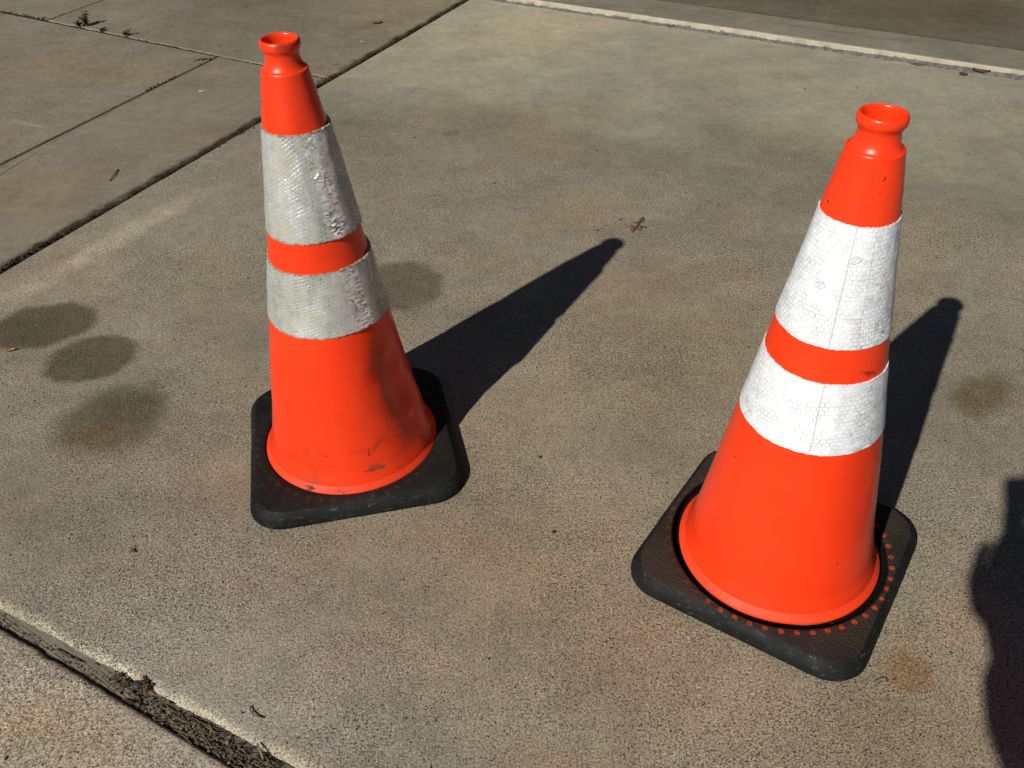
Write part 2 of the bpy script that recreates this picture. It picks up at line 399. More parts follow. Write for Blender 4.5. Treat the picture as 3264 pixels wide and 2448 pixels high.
# floor behind: smooth, oily and darker
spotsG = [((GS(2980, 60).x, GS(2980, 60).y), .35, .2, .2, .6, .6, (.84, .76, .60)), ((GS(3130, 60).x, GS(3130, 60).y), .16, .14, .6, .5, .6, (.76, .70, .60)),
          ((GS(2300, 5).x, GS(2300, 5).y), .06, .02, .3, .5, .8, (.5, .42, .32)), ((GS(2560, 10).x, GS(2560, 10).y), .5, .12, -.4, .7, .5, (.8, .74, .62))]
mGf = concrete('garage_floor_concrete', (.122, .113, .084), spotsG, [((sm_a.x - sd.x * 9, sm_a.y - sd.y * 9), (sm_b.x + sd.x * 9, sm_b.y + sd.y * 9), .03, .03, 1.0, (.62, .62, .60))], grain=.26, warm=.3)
nv = Vector((-sd.y, sd.x, 0)) * .012
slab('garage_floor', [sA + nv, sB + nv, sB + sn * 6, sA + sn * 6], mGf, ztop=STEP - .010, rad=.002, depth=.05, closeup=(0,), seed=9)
sg = simple('seam_dirt', (.035, .030, .022), .95, .4, 90)
o = obj('seam_filler', [(*(sA - nv)[:2], STEP - .016), (*(sB - nv)[:2], STEP - .016), (*(sB + nv * 2)[:2], STEP - .016), (*(sA + nv * 2)[:2], STEP - .016)], [(0, 1, 2, 3)], sg); tag(o, kind='structure')
# ragged cement smear and grit along the foot of the step
V = []; F = []; K = 520
p0, p1 = st_a - sd * .6, st_b + sd * .8
for i in range(K + 1):
    p = p0.lerp(p1, i / K); q = Vector((p.x, p.y, 0)); far = i / K
    w = .006 + .014 * far + .007 * noise.noise(q * 9) + .005 * noise.noise(q * 40)
    h = .003 + .013 * far * far ** .3 + .002 * noise.noise(q * 22) + .0015 * noise.noise(q * 70)
    V += [tuple(p - sn * w) [:2] + (-.002,), tuple(p - sn * w * .55)[:2] + (max(.0005, h * .55),), tuple(p + sn * .001)[:2] + (h,)]
for i in range(K):
    for j in (0, 1): F.append((i * 3 + j, i * 3 + 3 + j, i * 3 + 4 + j, i * 3 + 1 + j))
smear = simple('cement_smear', (.115, .110, .098), .95, .45, 60, .8)
o = obj('mortar_smear', V, F, smear); tag(o, kind='structure')

# the garage the threshold belongs to: unseen shell, added to block sky light
gr_ = empty('garage', st_a + sd * 1.6 + sn * 1.2); tag(gr_, 'stucco garage with a wide open doorway, unseen beyond the dark floor, added to block sky light', 'garage')
stuc = simple('stucco', (.16, .135, .10), .95, .12, 50, .6); inn = simple('garage_inner_wall', (.10, .095, .085), .9, .1, 8); rooft = simple('roof_shingle', (.05, .045, .04), .95, .3, 40)
def gbox(name, a0_, a1_, b0_, b1_, z0, z1, mat):
    o0 = st_a + sn * .78 - gr_.location
    vs = [o0 + sd * a_ + sn * b_ + Vector((0, 0, z)) for z in (z0, z1) for (a_, b_) in ((a0_, b0_), (a1_, b0_), (a1_, b1_), (a0_, b1_))]
    o = obj(name, vs, [(3, 2, 1, 0), (4, 5, 6, 7), (0, 1, 5, 4), (1, 2, 6, 5), (2, 3, 7, 6), (3, 0, 4, 7)], mat, gr_, smooth=False)
    md = o.modifiers.new('bev', 'BEVEL'); md.width = .01; return o
gbox('front_wall', -2.4, -.45, 0, .2, -.02, 3.0, stuc); gbox('front_wall', 4.7, 6.2, 0, .2, -.02, 3.0, stuc); gbox('header', -.45, 4.7, .002, .198, 2.25, 3.0, stuc)
gbox('side_wall', -2.4, -2.2, .2, 5.6, -.02, 3.0, inn); gbox('side_wall', 6.0, 6.2, .2, 5.6, -.02, 3.0, inn); gbox('back_wall', -2.2, 6.0, 5.4, 5.6, -.02, 3.0, inn)
gbox('roof', -2.7, 6.5, -.35, 5.9, 3.0, 3.16, rooft)

# ------------------------------------------------------------------ traffic cones
RZ = [(.596, .0443), (.4441, .0683), (.3978, .0753), (.2978, .0930)]
def body_r(z):
    if z > .60: return .0443 - (z - .596) * .165
    if z > .4: return .0443 + (.596 - z) * (.0753 - .0443) / (.596 - .3978)
    if z > .2978: return .0753 + (.3978 - z) * .177
    return .0930 + (.2978 - z) * .163

def orange(name, scuffs, hue=(.93, .050, .0075), grime=.3, seed=0.0):
    n = N(name)
    P = n.vmath('ADD', n.P, (seed, seed, 0))
    x, y, z = n.sep(n.P)
    c = n.mix(n.map(n.noise(7, 4, .6, P), .35, .7), hue, (hue[0] * .93, hue[1] * 1.15, hue[2] * 1.6))
    # faded bottom flange, chalky
    c = n.mix(n.map(z, .0325, .0345, .12, 0), c, (.62, .085, .022)); flg = n.map(z, .033, .0345, .30, 0)
    # dirt film low down and thin scratches
    fl = n.mul(n.map(n.noise(14, 5, .7, P, dist=.6), .50, .74), n.map(z, .05, .30, 1, .12))
    c = n.mix(n.mul(fl, grime), c, (.26, .035, .010))
    st = n.noise(1, 5, .7, n.vmath('MULTIPLY', P, (38, 38, 150)), dist=.4)
    c = n.mix(n.mul(n.map(st, .64, .70), .35 * grime + .1), c, (.20, .03, .012))
    sp = n.voro(55, P); sc = n.sep(n.voro(55, P, out='Color'))
    c = n.mix(n.mul(n.mul(n.map(sp, .08, .13, 1, 0), n.map(sc[0], .90, .92)), .75), c, (.08, .012, .006))
    rg = n.map(n.noise(20, 4, .6, P), .3, .7, .24, .38)
    wq = n.vmath('ADD', n.P, n.vmath('SCALE', n.vmath('SUBTRACT', n.noise(55, 4, .65, col=True), (.5, .5, .5)), scale=.022))
    for (q, sx, sz, colr, amt, rot) in scuffs:      # marks at a place on the wall: point, half width, half height
        d = n.sep(n.vmath('SUBTRACT', wq, tuple(q)))
        th = math.atan2(q[1], q[0]); tx, ty = -math.sin(th), math.cos(th)
        u = n.add(n.mul(d[0], tx), n.mul(d[1], ty)); rad = n.add(n.mul(d[0], math.cos(th)), n.mul(d[1], math.sin(th)))
        a = n.add(n.mul(u, math.cos(rot)), n.mul(d[2], math.sin(rot))); b = n.sub(n.mul(d[2], math.cos(rot)), n.mul(u, math.sin(rot)))
        a = n.math('DIVIDE', a, sx); b = n.math('DIVIDE', b, sz)
        rr = n.math('SQRT', n.add(n.mul(a, a), n.mul(b, b)))
        m = n.mul(n.map(rr, .05 if amt < .62 else .6, 1.3 if amt < .62 else 1.12, 1, 0, True), n.map(n.math('ABSOLUTE', rad), .03, .04, 1, 0))
        m = n.mul(m, n.map(n.noise(1, 5, .75, n.vmath('MULTIPLY', n.P, (70, 70, 210))), .36, .58, .25, 1))
        c = n.mix(n.mul(m, amt), c, colr); rg = n.mx(rg, n.mul(m, .6))
    nb = n.bump(n.noise(5, 2, .5, P), .15, .02)
    nb = n.bump(n.noise(300, 2, .5, P), .08, .0006, nb)
    return n.done(c, n.add(rg, flg), nb, .45)

def lathe(prof, seg, disp=None):
    V = []; F = []
    for (r, z) in prof:
        for i in range(seg):
            a = 2 * PI * i / seg; rr = r + (disp(a, z) if disp else 0)
            V.append((rr * math.cos(a), rr * math.sin(a), z))
    for k in range(len(prof) - 1):
        for i in range(seg):
            j = (i + 1) % seg; F.append((k * seg + i, k * seg + j, (k + 1) * seg + j, (k + 1) * seg + i))
    return V, F

def rubber(name, fade_dir, brown, seed, plug=1.0, leather=1.0, rw=.1600, rd=.1660):
    n = N(name); P = n.vmath('ADD', n.P, (seed, 0, 0)); x, y, z = n.sep(n.P)
    r0_ = n.math('SQRT', n.add(n.mul(x, x), n.mul(y, y))); inr = n.map(n.add(r0_, n.map(n.noise(40, 2, .5, P), .3, .7, -.0008, .0008)), rw, rw + .0012, 0, 1); flat = n.mul(n.map(z, .0252, .0262, 0, 1), inr)
    c = n.mix(n.map(n.noise(9, 4, .6, P), .35, .68), (.0055, .0062, .0060), (.0125, .014, .013))
    c = n.mix(n.mul(n.mul(n.map(n.noise(5, 3, .6, n.vmath('ADD', P, (3, 3, 0))), .36, .6, .25, 1), brown), flat), c, (.040, .029, .022))
    c = n.mix(n.sub(1.0, inr), c, (.004, .0035, .0035))
    grit = n.map(n.noise(420, 2, .6, P), .55, .75)
    c = n.mix(n.mul(grit, .35), c, (.040, .034, .027))
    c = n.mix(n.mul(n.map(n.noise(30, 5, .75, P), .60, .72), .28), c, (.050, .054, .052))
    # ring of orange vinyl plugs showing through the rubber
    ang = n.math('ARCTAN2', y, x); r = n.math('SQRT', n.add(n.mul(x, x), n.mul(y, y)))
    k = 48
    af = n.mul(n.sub(n.math('FRACT', n.add(n.mul(ang, k / (2 * PI)), 100.5)), .5), 2 * PI / k * rd)
    dr = n.sub(r, rd)
    d = n.math('SQRT', n.add(n.mul(af, af), n.mul(dr, dr)))
    wear = n.map(n.add(n.math('COSINE', n.sub(ang, fade_dir)), n.map(n.noise(14, 2, .5, P), .3, .7, -.6, .6)), -.5, .7, .12, 1)
    dot = n.mul(n.mul(n.map(d, .0037, .0046, 1, 0), n.map(n.noise(200, 2, .5, P), .3, .6, .7, 1)), n.mul(wear, flat))
    c = n.mix(n.mul(dot, .9 * plug), c, (.42, .055, .016))
    sc_ = n.noise(1, 4, .75, n.vmath('MULTIPLY', P, (60, 60, 260)), dist=.6)
    c = n.mix(n.mul(n.mul(n.map(sc_, .60, .66), n.sub(1.0, flat)), n.mul(inr, .55)), c, (.10, .105, .10))
    c = n.mix(n.mul(n.map(n.noise(60, 6, .8, P), .56, .70), .30), c, (.075, .068, .056))
    lh = n.voro(330, P, feature='SMOOTH_F1')
    nb = n.bump(n.mul(lh, flat), .8 * leather, .0022)
    nb = n.bump(n.noise(35, 4, .6, P), .35, .003, nb)
    rg = n.map(n.noise(25, 4, .7, P), .3, .7, .52, .80)
    rg = n.sub(rg, n.mul(n.map(n.noise(48, 5, .8, P), .60, .68), n.sub(.30, n.mul(flat, .22))))
    return n.done(c, rg, nb, .16)

def base_mesh(hw, rc, r_in, top, seed):
    """rubber base: rounded square, bevelled, with a round well for the cone"""
    rnd = random.Random(seed)
    K = 160
    def sq(h, rad, a):                     # radius of a rounded square at angle a
        ca, sa = abs(math.cos(a)), abs(math.sin(a)); k = h - rad
        r = h / max(ca, sa)
        x, y = r * ca, r * sa
        if x > k and y > k:
            b = k * (ca + sa); r = b + math.sqrt(max(0, b * b - (2 * k * k - rad * rad)))
        return r
    rings = [(None, 0, 0, .0), (0, 0, .0005, 0), (0, 0, .004, 1), (.0008, 0, .009, 1), (.0018, 0, .0125, 1), (.0030, 0, .0160, .6), (.0052, 0, .0192, .2), (.0078, 0, .0222, 0), (.0098, 0, .0243, 0), (.0112, 0, .0256, 0), (.0121, 0, .0263, 0), (.0130, 0, .0266, 0)]
    V = []; F = []
    for (ins, _, z, jt) in rings:
        for i in range(K):
            a = 2 * PI * i / K
            if ins is None: r = sq(hw, rc, a) - .004
            else: r = sq(hw - ins, rc - ins * .5, a)
            x, y = r * math.cos(a), r * math.sin(a)
            w = noise.noise(Vector((x * 60, y * 60, seed))) * .0006 + noise.noise(Vector((x * 12, y * 12, seed))) * .0012
            r += w * (1 if jt else .4)
            V.append((r * math.cos(a), r * math.sin(a), z))
    nr = len(rings)
    # across to the round well
    for t in (.35, .7, 1.0):
        for i in range(K):
            a = 2 * PI * i / K; r0 = sq(hw - .013, rc - .0065, a); r = r0 + (r_in + .0012 - r0) * t
            V.append((r * math.cos(a), r * math.sin(a), .0267 + .0006 * noise.noise(Vector((math.cos(a) * 3, math.sin(a) * 3, seed + t)))))
    for (r, z) in ((r_in, .0258), (r_in - .0006, .022), (r_in - .001, .012), (r_in - .014, .0115)):
        for i in range(K):
            a = 2 * PI * i / K; V.append((r * math.cos(a), r * math.sin(a), z))
    T = nr + 3 + 4
    for k in range(T - 1):
        for i in range(K):
            j = (i + 1) % K; F.append((k * K + i, k * K + j, (k + 1) * K + j, (k + 1) * K + i))
    return V, F

def tape(name, tilt, base, dirtc, dirt, spark, cellw, cellh, seams, seed, crack=.5, glint=.5, greycells=0.0, glint_strips=(), rim=.8, chip=.75):
    """retroreflective sheeting: prism cells in rows, dirt in the seams, each cell leaning its own way"""
    n = N(name); u0, v0, _ = n.sep(n.UV)
    wob = n.vmath('SUBTRACT', n.noise(22, 3, .6, n.UV, col=True), (.5, .5, .5)); w = n.sep(wob); w2 = n.sep(n.vmath('SUBTRACT', n.noise(130, 2, .5, n.UV, col=True), (.5, .5, .5)))
    u = n.add(n.add(u0, n.mul(w[0], .010)), n.mul(w2[0], .004)); v = n.add(n.add(v0, n.mul(w[1], .010)), n.mul(w2[1], .0026))
    ct, s_t = math.cos(tilt), math.sin(tilt)
    uu = n.math('DIVIDE', n.add(n.mul(u, ct), n.mul(v, s_t)), cellw); vv = n.math('DIVIDE', n.sub(n.mul(v, ct), n.mul(u, s_t)), cellh)
    row = n.math('FLOOR', vv); uu = n.add(uu, n.mul(n.math('FRACT', n.mul(row, .5)), 1.0))
    colm = n.math('FLOOR', uu); fu, fv = n.math('FRACT', uu), n.math('FRACT', vv)
    ed = n.math('MINIMUM', n.math('MINIMUM', fu, n.sub(1.0, fu)), n.math('MINIMUM', fv, n.sub(1.0, fv)))
    wh = n.white(n.comb(row, colm, seed)); wc = n.sep(wh['Color'])
    edge = n.map(ed, .02, .11, 1, 0)
    patch = n.map(n.noise(40, 5, .7, n.vmath('ADD', n.UV, (seed, 0, 0))), .42, .60)
    c = n.mix(1, base, n.gray(n.map(wc[0], 0, 1, .94, 1.03)), 'MULTIPLY')
    stripe = n.map(n.noise(1, 3, .6, n.vmath('MULTIPLY', n.vmath('ADD', n.UV, (seed, seed, 0)), (45, 5, 1))), .35, .65)
    c = n.mix(n.mul(stripe, .45), c, n.mix(1, c, (.84, .90, .91), 'MULTIPLY'))
    if greycells:
        gz = n.map(n.noise(1, 2, .5, n.vmath('MULTIPLY', n.vmath('ADD', n.UV, (seed * 2, 1, 0)), (24, 6, 1))), .50, .60)
        c = n.mix(n.mul(n.mul(gz, n.map(ed, .12, .22)), greycells), c, n.mix(1, c, (.42, .46, .46), 'MULTIPLY'))
    c = n.mix(n.mul(n.mul(edge, patch), crack), c, n.mix(1, c, (.50, .48, .42), 'MULTIPLY'))
    dm = n.map(n.add(n.noise(22, 6, .74, n.vmath('ADD', n.UV, (seed * 3, 2, 0)), dist=.5), n.mul(n.sub(wc[1], .5), .14)), .50, .58)
    c = n.mix(n.mul(dm, dirt), c, dirtc)
    chips = n.mul(n.map(wc[2], .93, .95), n.map(n.noise(34, 3, .6, n.vmath('ADD', n.UV, (seed * 5, 4, 0))), .50, .60))
    c = n.mix(n.mul(chips, chip), c, (.14, .115, .075))
    hole = n.map(n.noise(75, 5, .75, n.vmath('ADD', n.UV, (seed * 7, 3, 0))), .665, .69)
    c = n.mix(n.mul(hole, .85), c, (.10, .075, .045))
    for (sa, sw) in seams:
        d = n.math('ABSOLUTE', n.sub(n.add(u0, n.mul(w[0], .0035)), sa)); c = n.mix(n.map(d, sw, sw + .0010, .6, 0), c, (.42, .40, .34))
    cz = 0.0
    for (cu_, cw_, amt_) in glint_strips:
        cc = n.add(cu_, n.mul(v0, -.10)); m_ = n.mul(n.map(n.math('ABSOLUTE', n.sub(n.add(u0, n.mul(w[1], .02)), cc)), cw_ * .4, cw_, 1, 0, True), amt_)
        cz = n.mx(cz, m_)
    cz = n.mul(cz, n.map(v0, 0, spark, 1.0, .45)) if glint_strips else 0.0
    cz = n.mul(cz, n.map(n.noise(30, 4, .7, n.vmath('ADD', n.UV, (seed, 7, 0))), .38, .58, .25, 1)) if glint_strips else 0.0
    ed2 = n.math('MINIMUM', v0, n.sub(spark, v0))     # dirty frayed rims
    if glint_strips: c = n.mix(n.mul(cz, .75), c, (.86, .86, .86))  # white mixed in: bright glints painted into the colour of these strips
    fr = n.map(n.add(ed2, n.map(n.noise(90, 4, .7, n.UV), .3, .7, -.0030, .0020)), .0004, .0022, 1, 0)
    c = n.mix(n.mul(fr, rim), c, n.mix(n.map(n.noise(150, 2, .6, n.UV), .4, .6), (.10, .085, .055), (.34, .31, .24)))
    geo = n.t.nodes.new('ShaderNodeNewGeometry')
    jig = n.vmath('SCALE', n.vmath('SUBTRACT', wh['Color'], (.5, .5, .5)), scale=.07)
    if glint_strips:
        fine = n.vmath('SUBTRACT', n.voro(260, n.vmath('MULTIPLY', n.UV, (.7, 1.5, 1)), 'Color'), (.5, .5, .5))
        jig = n.vmath('ADD', jig, n.vmath('SCALE', fine, scale=n.mul(cz, 1.5)))
    wr = n.vmath('SCALE', n.vmath('SUBTRACT', n.noise(60, 3, .6, n.UV, col=True), (.5, .5, .5)), scale=.35)
    nn = n.vmath('NORMALIZE', n.vmath('ADD', n.vmath('ADD', geo.outputs['Normal'], jig), wr))
    nb = n.bump(n.sub(1.0, n.mul(edge, .8)), .35, .0008, nn)
    met = n.mul(n.mx(glint, n.mul(cz, .55)), n.sub(1.0, n.mx(n.mul(dm, dirt), fr)))
    return n.done(c, n.sub(n.map(wc[1], 0, 1, .30, .46), n.mul(cz, .18)), nb, .6, Metallic=met)

def band_mesh(name, z0, z1, mat, parent, lift, wav, seed, loose=None, disp=None):
    """tape wrapped round the cone: thickness, ragged rims; UV in metres"""
    seg = 220; rows = 14; V = []; F = []; UVs = []
    for k in range(rows + 1):
        t = k / rows
        for i in range(seg + 1):
            a = 2 * PI * i / seg
            z = z0 + (z1 - z0) * t
            e = abs(t - .5) * 2
            q = Vector((math.cos(a) * 4, math.sin(a) * 4, seed + t))
            if k in (0, rows): z += wav * (noise.noise(q * 1.2) + .8 * noise.noise(q * 5) + .8 * noise.noise(q * 13))
            lf = lift + .0006 * noise.noise(Vector((math.cos(a) * 5, math.sin(a) * 5, z * 40 + seed)))
            if loose: lf += loose[1] * max(0, math.cos(a - loose[0])) ** 3 * (.55 + .45 * e)
            r = body_r(z) + lf + (disp(a, z) if disp else 0)
            V.append((r * math.cos(a), r * math.sin(a), z)); UVs.append((a * (body_r((z0 + z1) / 2)), z - z0))
    st = seg + 1
    for k in range(rows):
        for i in range(seg): F.append((k * st + i, k * st + i + 1, (k + 1) * st + i + 1, (k + 1) * st + i))
    nO = len(V)
    for k, kk in ((0, 0), (rows, 1)):       # turned-in rims
        for i in range(st):
            x, y, z = V[k * st + i]; r = math.hypot(x, y); rr = r - lift - .0012 - (loose[1] if loose else 0) * .5
            V.append((x / r * rr, y / r * rr, z)); UVs.append(UVs[k * st + i])
    for k in (0, rows):                     # rims keep a crisp edge of their own
        for i in range(st): V.append(V[k * st + i]); UVs.append(UVs[k * st + i])
    for i in range(seg):
        a_, b_ = nO + 2 * st, nO + 3 * st
        F.append((nO + i, nO + i + 1, a_ + i + 1, a_ + i))
        F.append((b_ + i, b_ + i + 1, nO + st + i + 1, nO + st + i))
    o = obj(name, V, F, mat, parent)
    uv = o.data.uv_layers.new(name='UVMap')
    for l in o.data.loops: uv.data[l.index].uv = UVs[l.vertex_index]
    return o

def local(root_xy, yaw, px, py, z):
    """cone-local point on the wall seen at that place of the photograph"""
    p = G(px, py, z); d = Vector((p.x - root_xy[0], p.y - root_xy[1], 0)); a = math.atan2(d.y, d.x) - yaw
    r = body_r(z) if z > .035 else .143
    return (r * math.cos(a), r * math.sin(a), z)

def wall_point(rx, yaw, px, py, rfun=body_r):
    """walk the view ray until it meets the cone wall"""
    best = None
    for k in range(700, 20, -1):
        z = k / 1000; p = G(px, py, z); d = math.hypot(p.x - rx[0], p.y - rx[1])
        if d <= rfun(z):
            a = math.atan2(p.y - rx[1], p.x - rx[0]) - yaw
            return (rfun(z) * math.cos(a), rfun(z) * math.sin(a), z)
    return (0, 0, -1)

def traffic_cone(name, xy, yaw, label, zs, m_o, m_r, bands, r_in, disp, seed, flare=0.0, lean=(0, 0)):
    root = empty(name, (xy[0], xy[1], 0), yaw); tag(root, label, 'traffic cone', 'traffic cones standing on the concrete')
    wall = .0028
    prof = [(.1485, .0205), (.1490, .0225), (.1488, .0246), (.1480, .0256), (.1440 + flare / 2, .0292), (.1396 + flare, .0331), (.1391 + flare, .0337), (.1387 + flare, .0345), (.1372 + flare * .93, .042)]
    zz = .05
    while zz < .662: prof.append((body_r(zz) + flare * max(0, 1 - (zz - .034) / .10) ** 1.5, zz)); zz += .0125
    prof += [(.0322, .667), (.0319, .6700), (.0313, .6718), (.0303, .6722), (.0292, .6722), (.0280, .6734), (.0263, .6758), (.0246, .6795), (.0234, .6840), (.0229, .6885), (.0231, .6925), (.0240, .6955),
             (.0255, .6975), (.0266, .6995), (.0271, .7020), (.0270, .7050), (.0263, .7080), (.0251, .7098), (.0238, .7103), (.0226, .7096), (.0217, .7080), (.0213, .7040), (.0208, .6990), (.0204, .6930), (.0205, .6860), (.0215, .6800), (.0235, .6750), (.0265, .6700), (.0285, .6660)]
    zz = .64
    while zz > .04: prof.append((body_r(zz) - wall, zz)); zz -= .05
    V, F = lathe(prof, 144, disp)
    b = obj('cone_body', V, F, m_o, root)
    V, F = base_mesh(.1790, .058, r_in, .0285, seed)
    obj('rubber_base', V, F, m_r, root)
    for (z0, z1, mt, lift, wav, loose) in bands:
        band_mesh('reflective_band', z0, z1, mt, root, lift, wav, seed + z0, loose, disp)
    if lean != (0, 0):      # the soft vinyl leans a little
        for ch in root.children:
            c_, s_ = math.cos(-yaw), math.sin(-yaw); lx, ly = lean[0] * c_ - lean[1] * s_, lean[0] * s_ + lean[1] * c_
            for v in ch.data.vertices:
                k = max(0, v.co.z - .03); v.co.x += lx * k; v.co.y += ly * k
    return root

LX, LY, LW = -.2851, 1.1993, .2038
RX, RY, RW = .4008, .9253, -.6027
LLEAN, RLEAN = (-.0117, .0095), (-.0039, -.0134)
wl = lambda x, y: wall_point((LX, LY), LW, x, y)
wr_ = lambda x, y: wall_point((RX, RY), RW, x, y)
def fl_pt(cx, yaw, px, py):
    p = G(px, py, .029); a = math.atan2(p.y - cx[1], p.x - cx[0]) - yaw; return (.1455 * math.cos(a), .1455 * math.sin(a), .029)
BRN = (.055, .028, .016)
sL = [(wl(816, 1008), .017, .0075, (.10, .050, .030), .96, -.12), (wl(800, 1016), .012, .003, BRN, .9, -.2), (wl(796, 975), .0018, .010, (.10, .012, .006), .85, .1),
      (wl(905, 862), .003, .012, (.01, .006, .005), .95, .1), (wl(780, 975), .018, .006, (.35, .04, .012), .5, -.2), (fl_pt((LX, LY), LW, 674, 1048), .015, .004, (.045, .015, .010), .9, 0),
      (wl(640, 1008), .03, .004, (.30, .04, .012), .6, .12), (wl(680, 1035), .03, .005, (.33, .045, .013), .55, .15), (wl(855, 940), .03, .018, (.38, .035, .008), .5, .3),
      (fl_pt((LX, LY), LW, 740, 1062), .02, .003, (.20, .045, .02), .7, 0), (wl(650, 905), .03, .002, (.45, .05, .012), .4, .5), (wl(830, 760), .035, .03, (.45, .04, .008), .4, 0), (wl(835, 800), .028, .05, (.20, .022, .007), .45, .25), (wl(850, 880), .030, .045, (.18, .02, .007), .45, -.2),
      (wl(815, 960), .020, .006, (.16, .02, .008), .6, .5), (wl(700, 985), .025, .003, (.25, .03, .01), .55, -.3), (wl(730, 900), .02, .0015, (.35, .04, .01), .5, .7), (wl(640, 860), .018, .0012, (.38, .04, .01), .5, -.7)]
sR = [(wr_(1872, 805), .014, .0045, (.12, .010, .006), .85, -.3), (wr_(1858, 440), .012, .006, (.30, .03, .012), .55, 0), (wr_(1902, 378), .0022, .002, (.03, .006, .004), .9, 0),
      (wr_(1893, 410), .002, .0025, (.15, .02, .01), .8, 0), (wr_(1890, 1180), .02, .05, (.40, .035, .008), .45, 0), (wr_(1480, 1090), .012, .05, (.45, .05, .02), .4, 0),
      (wr_(1785, 740), .006, .0012, (.3, .03, .012), .6, .2), (wr_(1660, 760), .0025, .006, (.3, .03, .01), .6, 0), (wr_(1560, 1150), .01, .03, (.55, .06, .012), .3, .3)]
mOL = orange('worn_orange_vinyl', sL + [((.020 * math.cos(-1.2 - LW), .026 * math.sin(-1.2 - LW), .706), .016, .004, (.12, .02, .01), .85, 0)], (.88, .041, .0050), .62, 1.3)
mOR = orange('bright_orange_vinyl', sR, (.96, .044, .0058), .2, 5.1)
mRL = rubber('black_rubber', -1.5 - LW, .12, 1.0, .09, .3, .1505, .1640)
mRR = rubber('dusty_black_rubber', -.9 - RW, .9, 4.0)
seamU = lambda cx, yaw, x, y, z0, z1: (math.atan2(*(lambda q: (q[1], q[0]))(wall_point(cx, yaw, x, y))) % (2 * PI)) * body_r((z0 + z1) / 2)
b1, b2, b3, b4 = .596, .4441, .3978, .2978
uL = lambda x, y, z0, z1: seamU((LX, LY), LW, x, y, z0, z1)
tL1 = tape('dirty_reflective_sheeting', .5, (.70, .71, .68), (.40, .385, .30), .75, b1 - b2, .0062, .0052, [], 1.7, crack=.8, chip=.3, glint=.48, greycells=.9, glint_strips=[(uL(716, 400, b2, b1), .017, .9)])
tL2 = tape('grimy_reflective_sheeting', .3, (.69, .70, .67), (.39, .37, .29), .75, b3 - b4, .0060, .0050, [], 3.9, crack=.8, chip=.3, glint=.48, greycells=.65, glint_strips=[(uL(776, 630, b4, b3), .019, 1)])
sr1 = seamU((RX, RY), RW, 1832, 560, b2, b1); sr2 = seamU((RX, RY), RW, 1762, 905, b4, b3); sr3 = seamU((RX, RY), RW, 1878, 560, b2, b1)
uR = lambda x, y, z0, z1: seamU((RX, RY), RW, x, y, z0, z1)
tR1 = tape('bright_reflective_sheeting', .05, (.89, .92, .97), (.60, .58, .50), .34, b1 - b2, .0068, .0054, [(sr1, .0003), (sr3, .0001)], 6.3, crack=.85, glint=.04, glint_strips=[(uR(1895, 600, b2, b1), .030, .28), (uR(1730, 560, b2, b1), .02, .2)], rim=.12, chip=.0)
tR2 = tape('crazed_reflective_sheeting', .08, (.91, .94, .99), (.62, .60, .52), .26, b3 - b4, .0070, .0056, [(sr2, .0003)], 8.8, crack=.95, glint=.04, glint_strips=[(uR(1870, 860, b4, b3), .030, .28), (uR(1640, 830, b4, b3), .02, .3)], rim=.12, chip=.0)

dL = Vector((.9, -.42)).normalized()
def dispL(a, z):
    if z > .62: return 0
    w = a + LW
    k = .0022 * noise.noise(Vector((math.cos(a) * 1.4, math.sin(a) * 1.4, z * 9 + 4)))
    if z < .3:      # knocks on the right hand side of the skirt
        dn_ = max(0, math.cos(w - (-.45))) ** 6
        dz = (w + PI) % (2 * PI) - PI
        k -= .0095 * math.exp(-((dz + .50) / .34) ** 2) * math.sin(PI * min(1, max(0, (z - .07) / .23))) ** 1.2 * (1 + .5 * noise.noise(Vector((z * 14, 2, 2))))
        k += dn_ * .008 * noise.noise(Vector((a * 2.2, z * 22, 3.1))) * min(1, max(0, (z - .04) / .05)) * min(1, (.3 - z) / .08)
    return k
def dispR(a, z):
    if z > .62: return 0
    return .0014 * noise.noise(Vector((math.cos(a) * 1.4, math.sin(a) * 1.4, z * 8 + 9)))

coneL = traffic_cone('traffic_cone', (LX, LY), LW, 'scuffed orange traffic cone with grimy grey bands and a brown gouge near its foot',
                     None, mOL, mRL, [(b2, b1, tL1, .0016, .0013, (-.25 - LW, .0035)), (b4, b3, tL2, .0016, .0013, (-.25 - LW, .0035))], .1500, dispL, 11, flare=.0028, lean=LLEAN)
coneR = traffic_cone('traffic_cone', (RX, RY), RW, 'clean orange traffic cone with bright white bands and orange dots round its base',
                     None, mOR, mRR, [(b2 + .0015, b1 + .001, tR1, .0012, .0009, None), (b4 + .001, b3 + .001, tR2, .0012, .0009, None)], .1590, dispR, 23, flare=.0014, lean=RLEAN)
for ch in coneR.children:
    if ch.name.startswith('cone_body'): ch['label'] = 'clean bright orange cone wall'
for ch in coneL.children:
    if ch.name.startswith('cone_body'): ch['label'] = 'scuffed orange cone wall with a brown gouge'

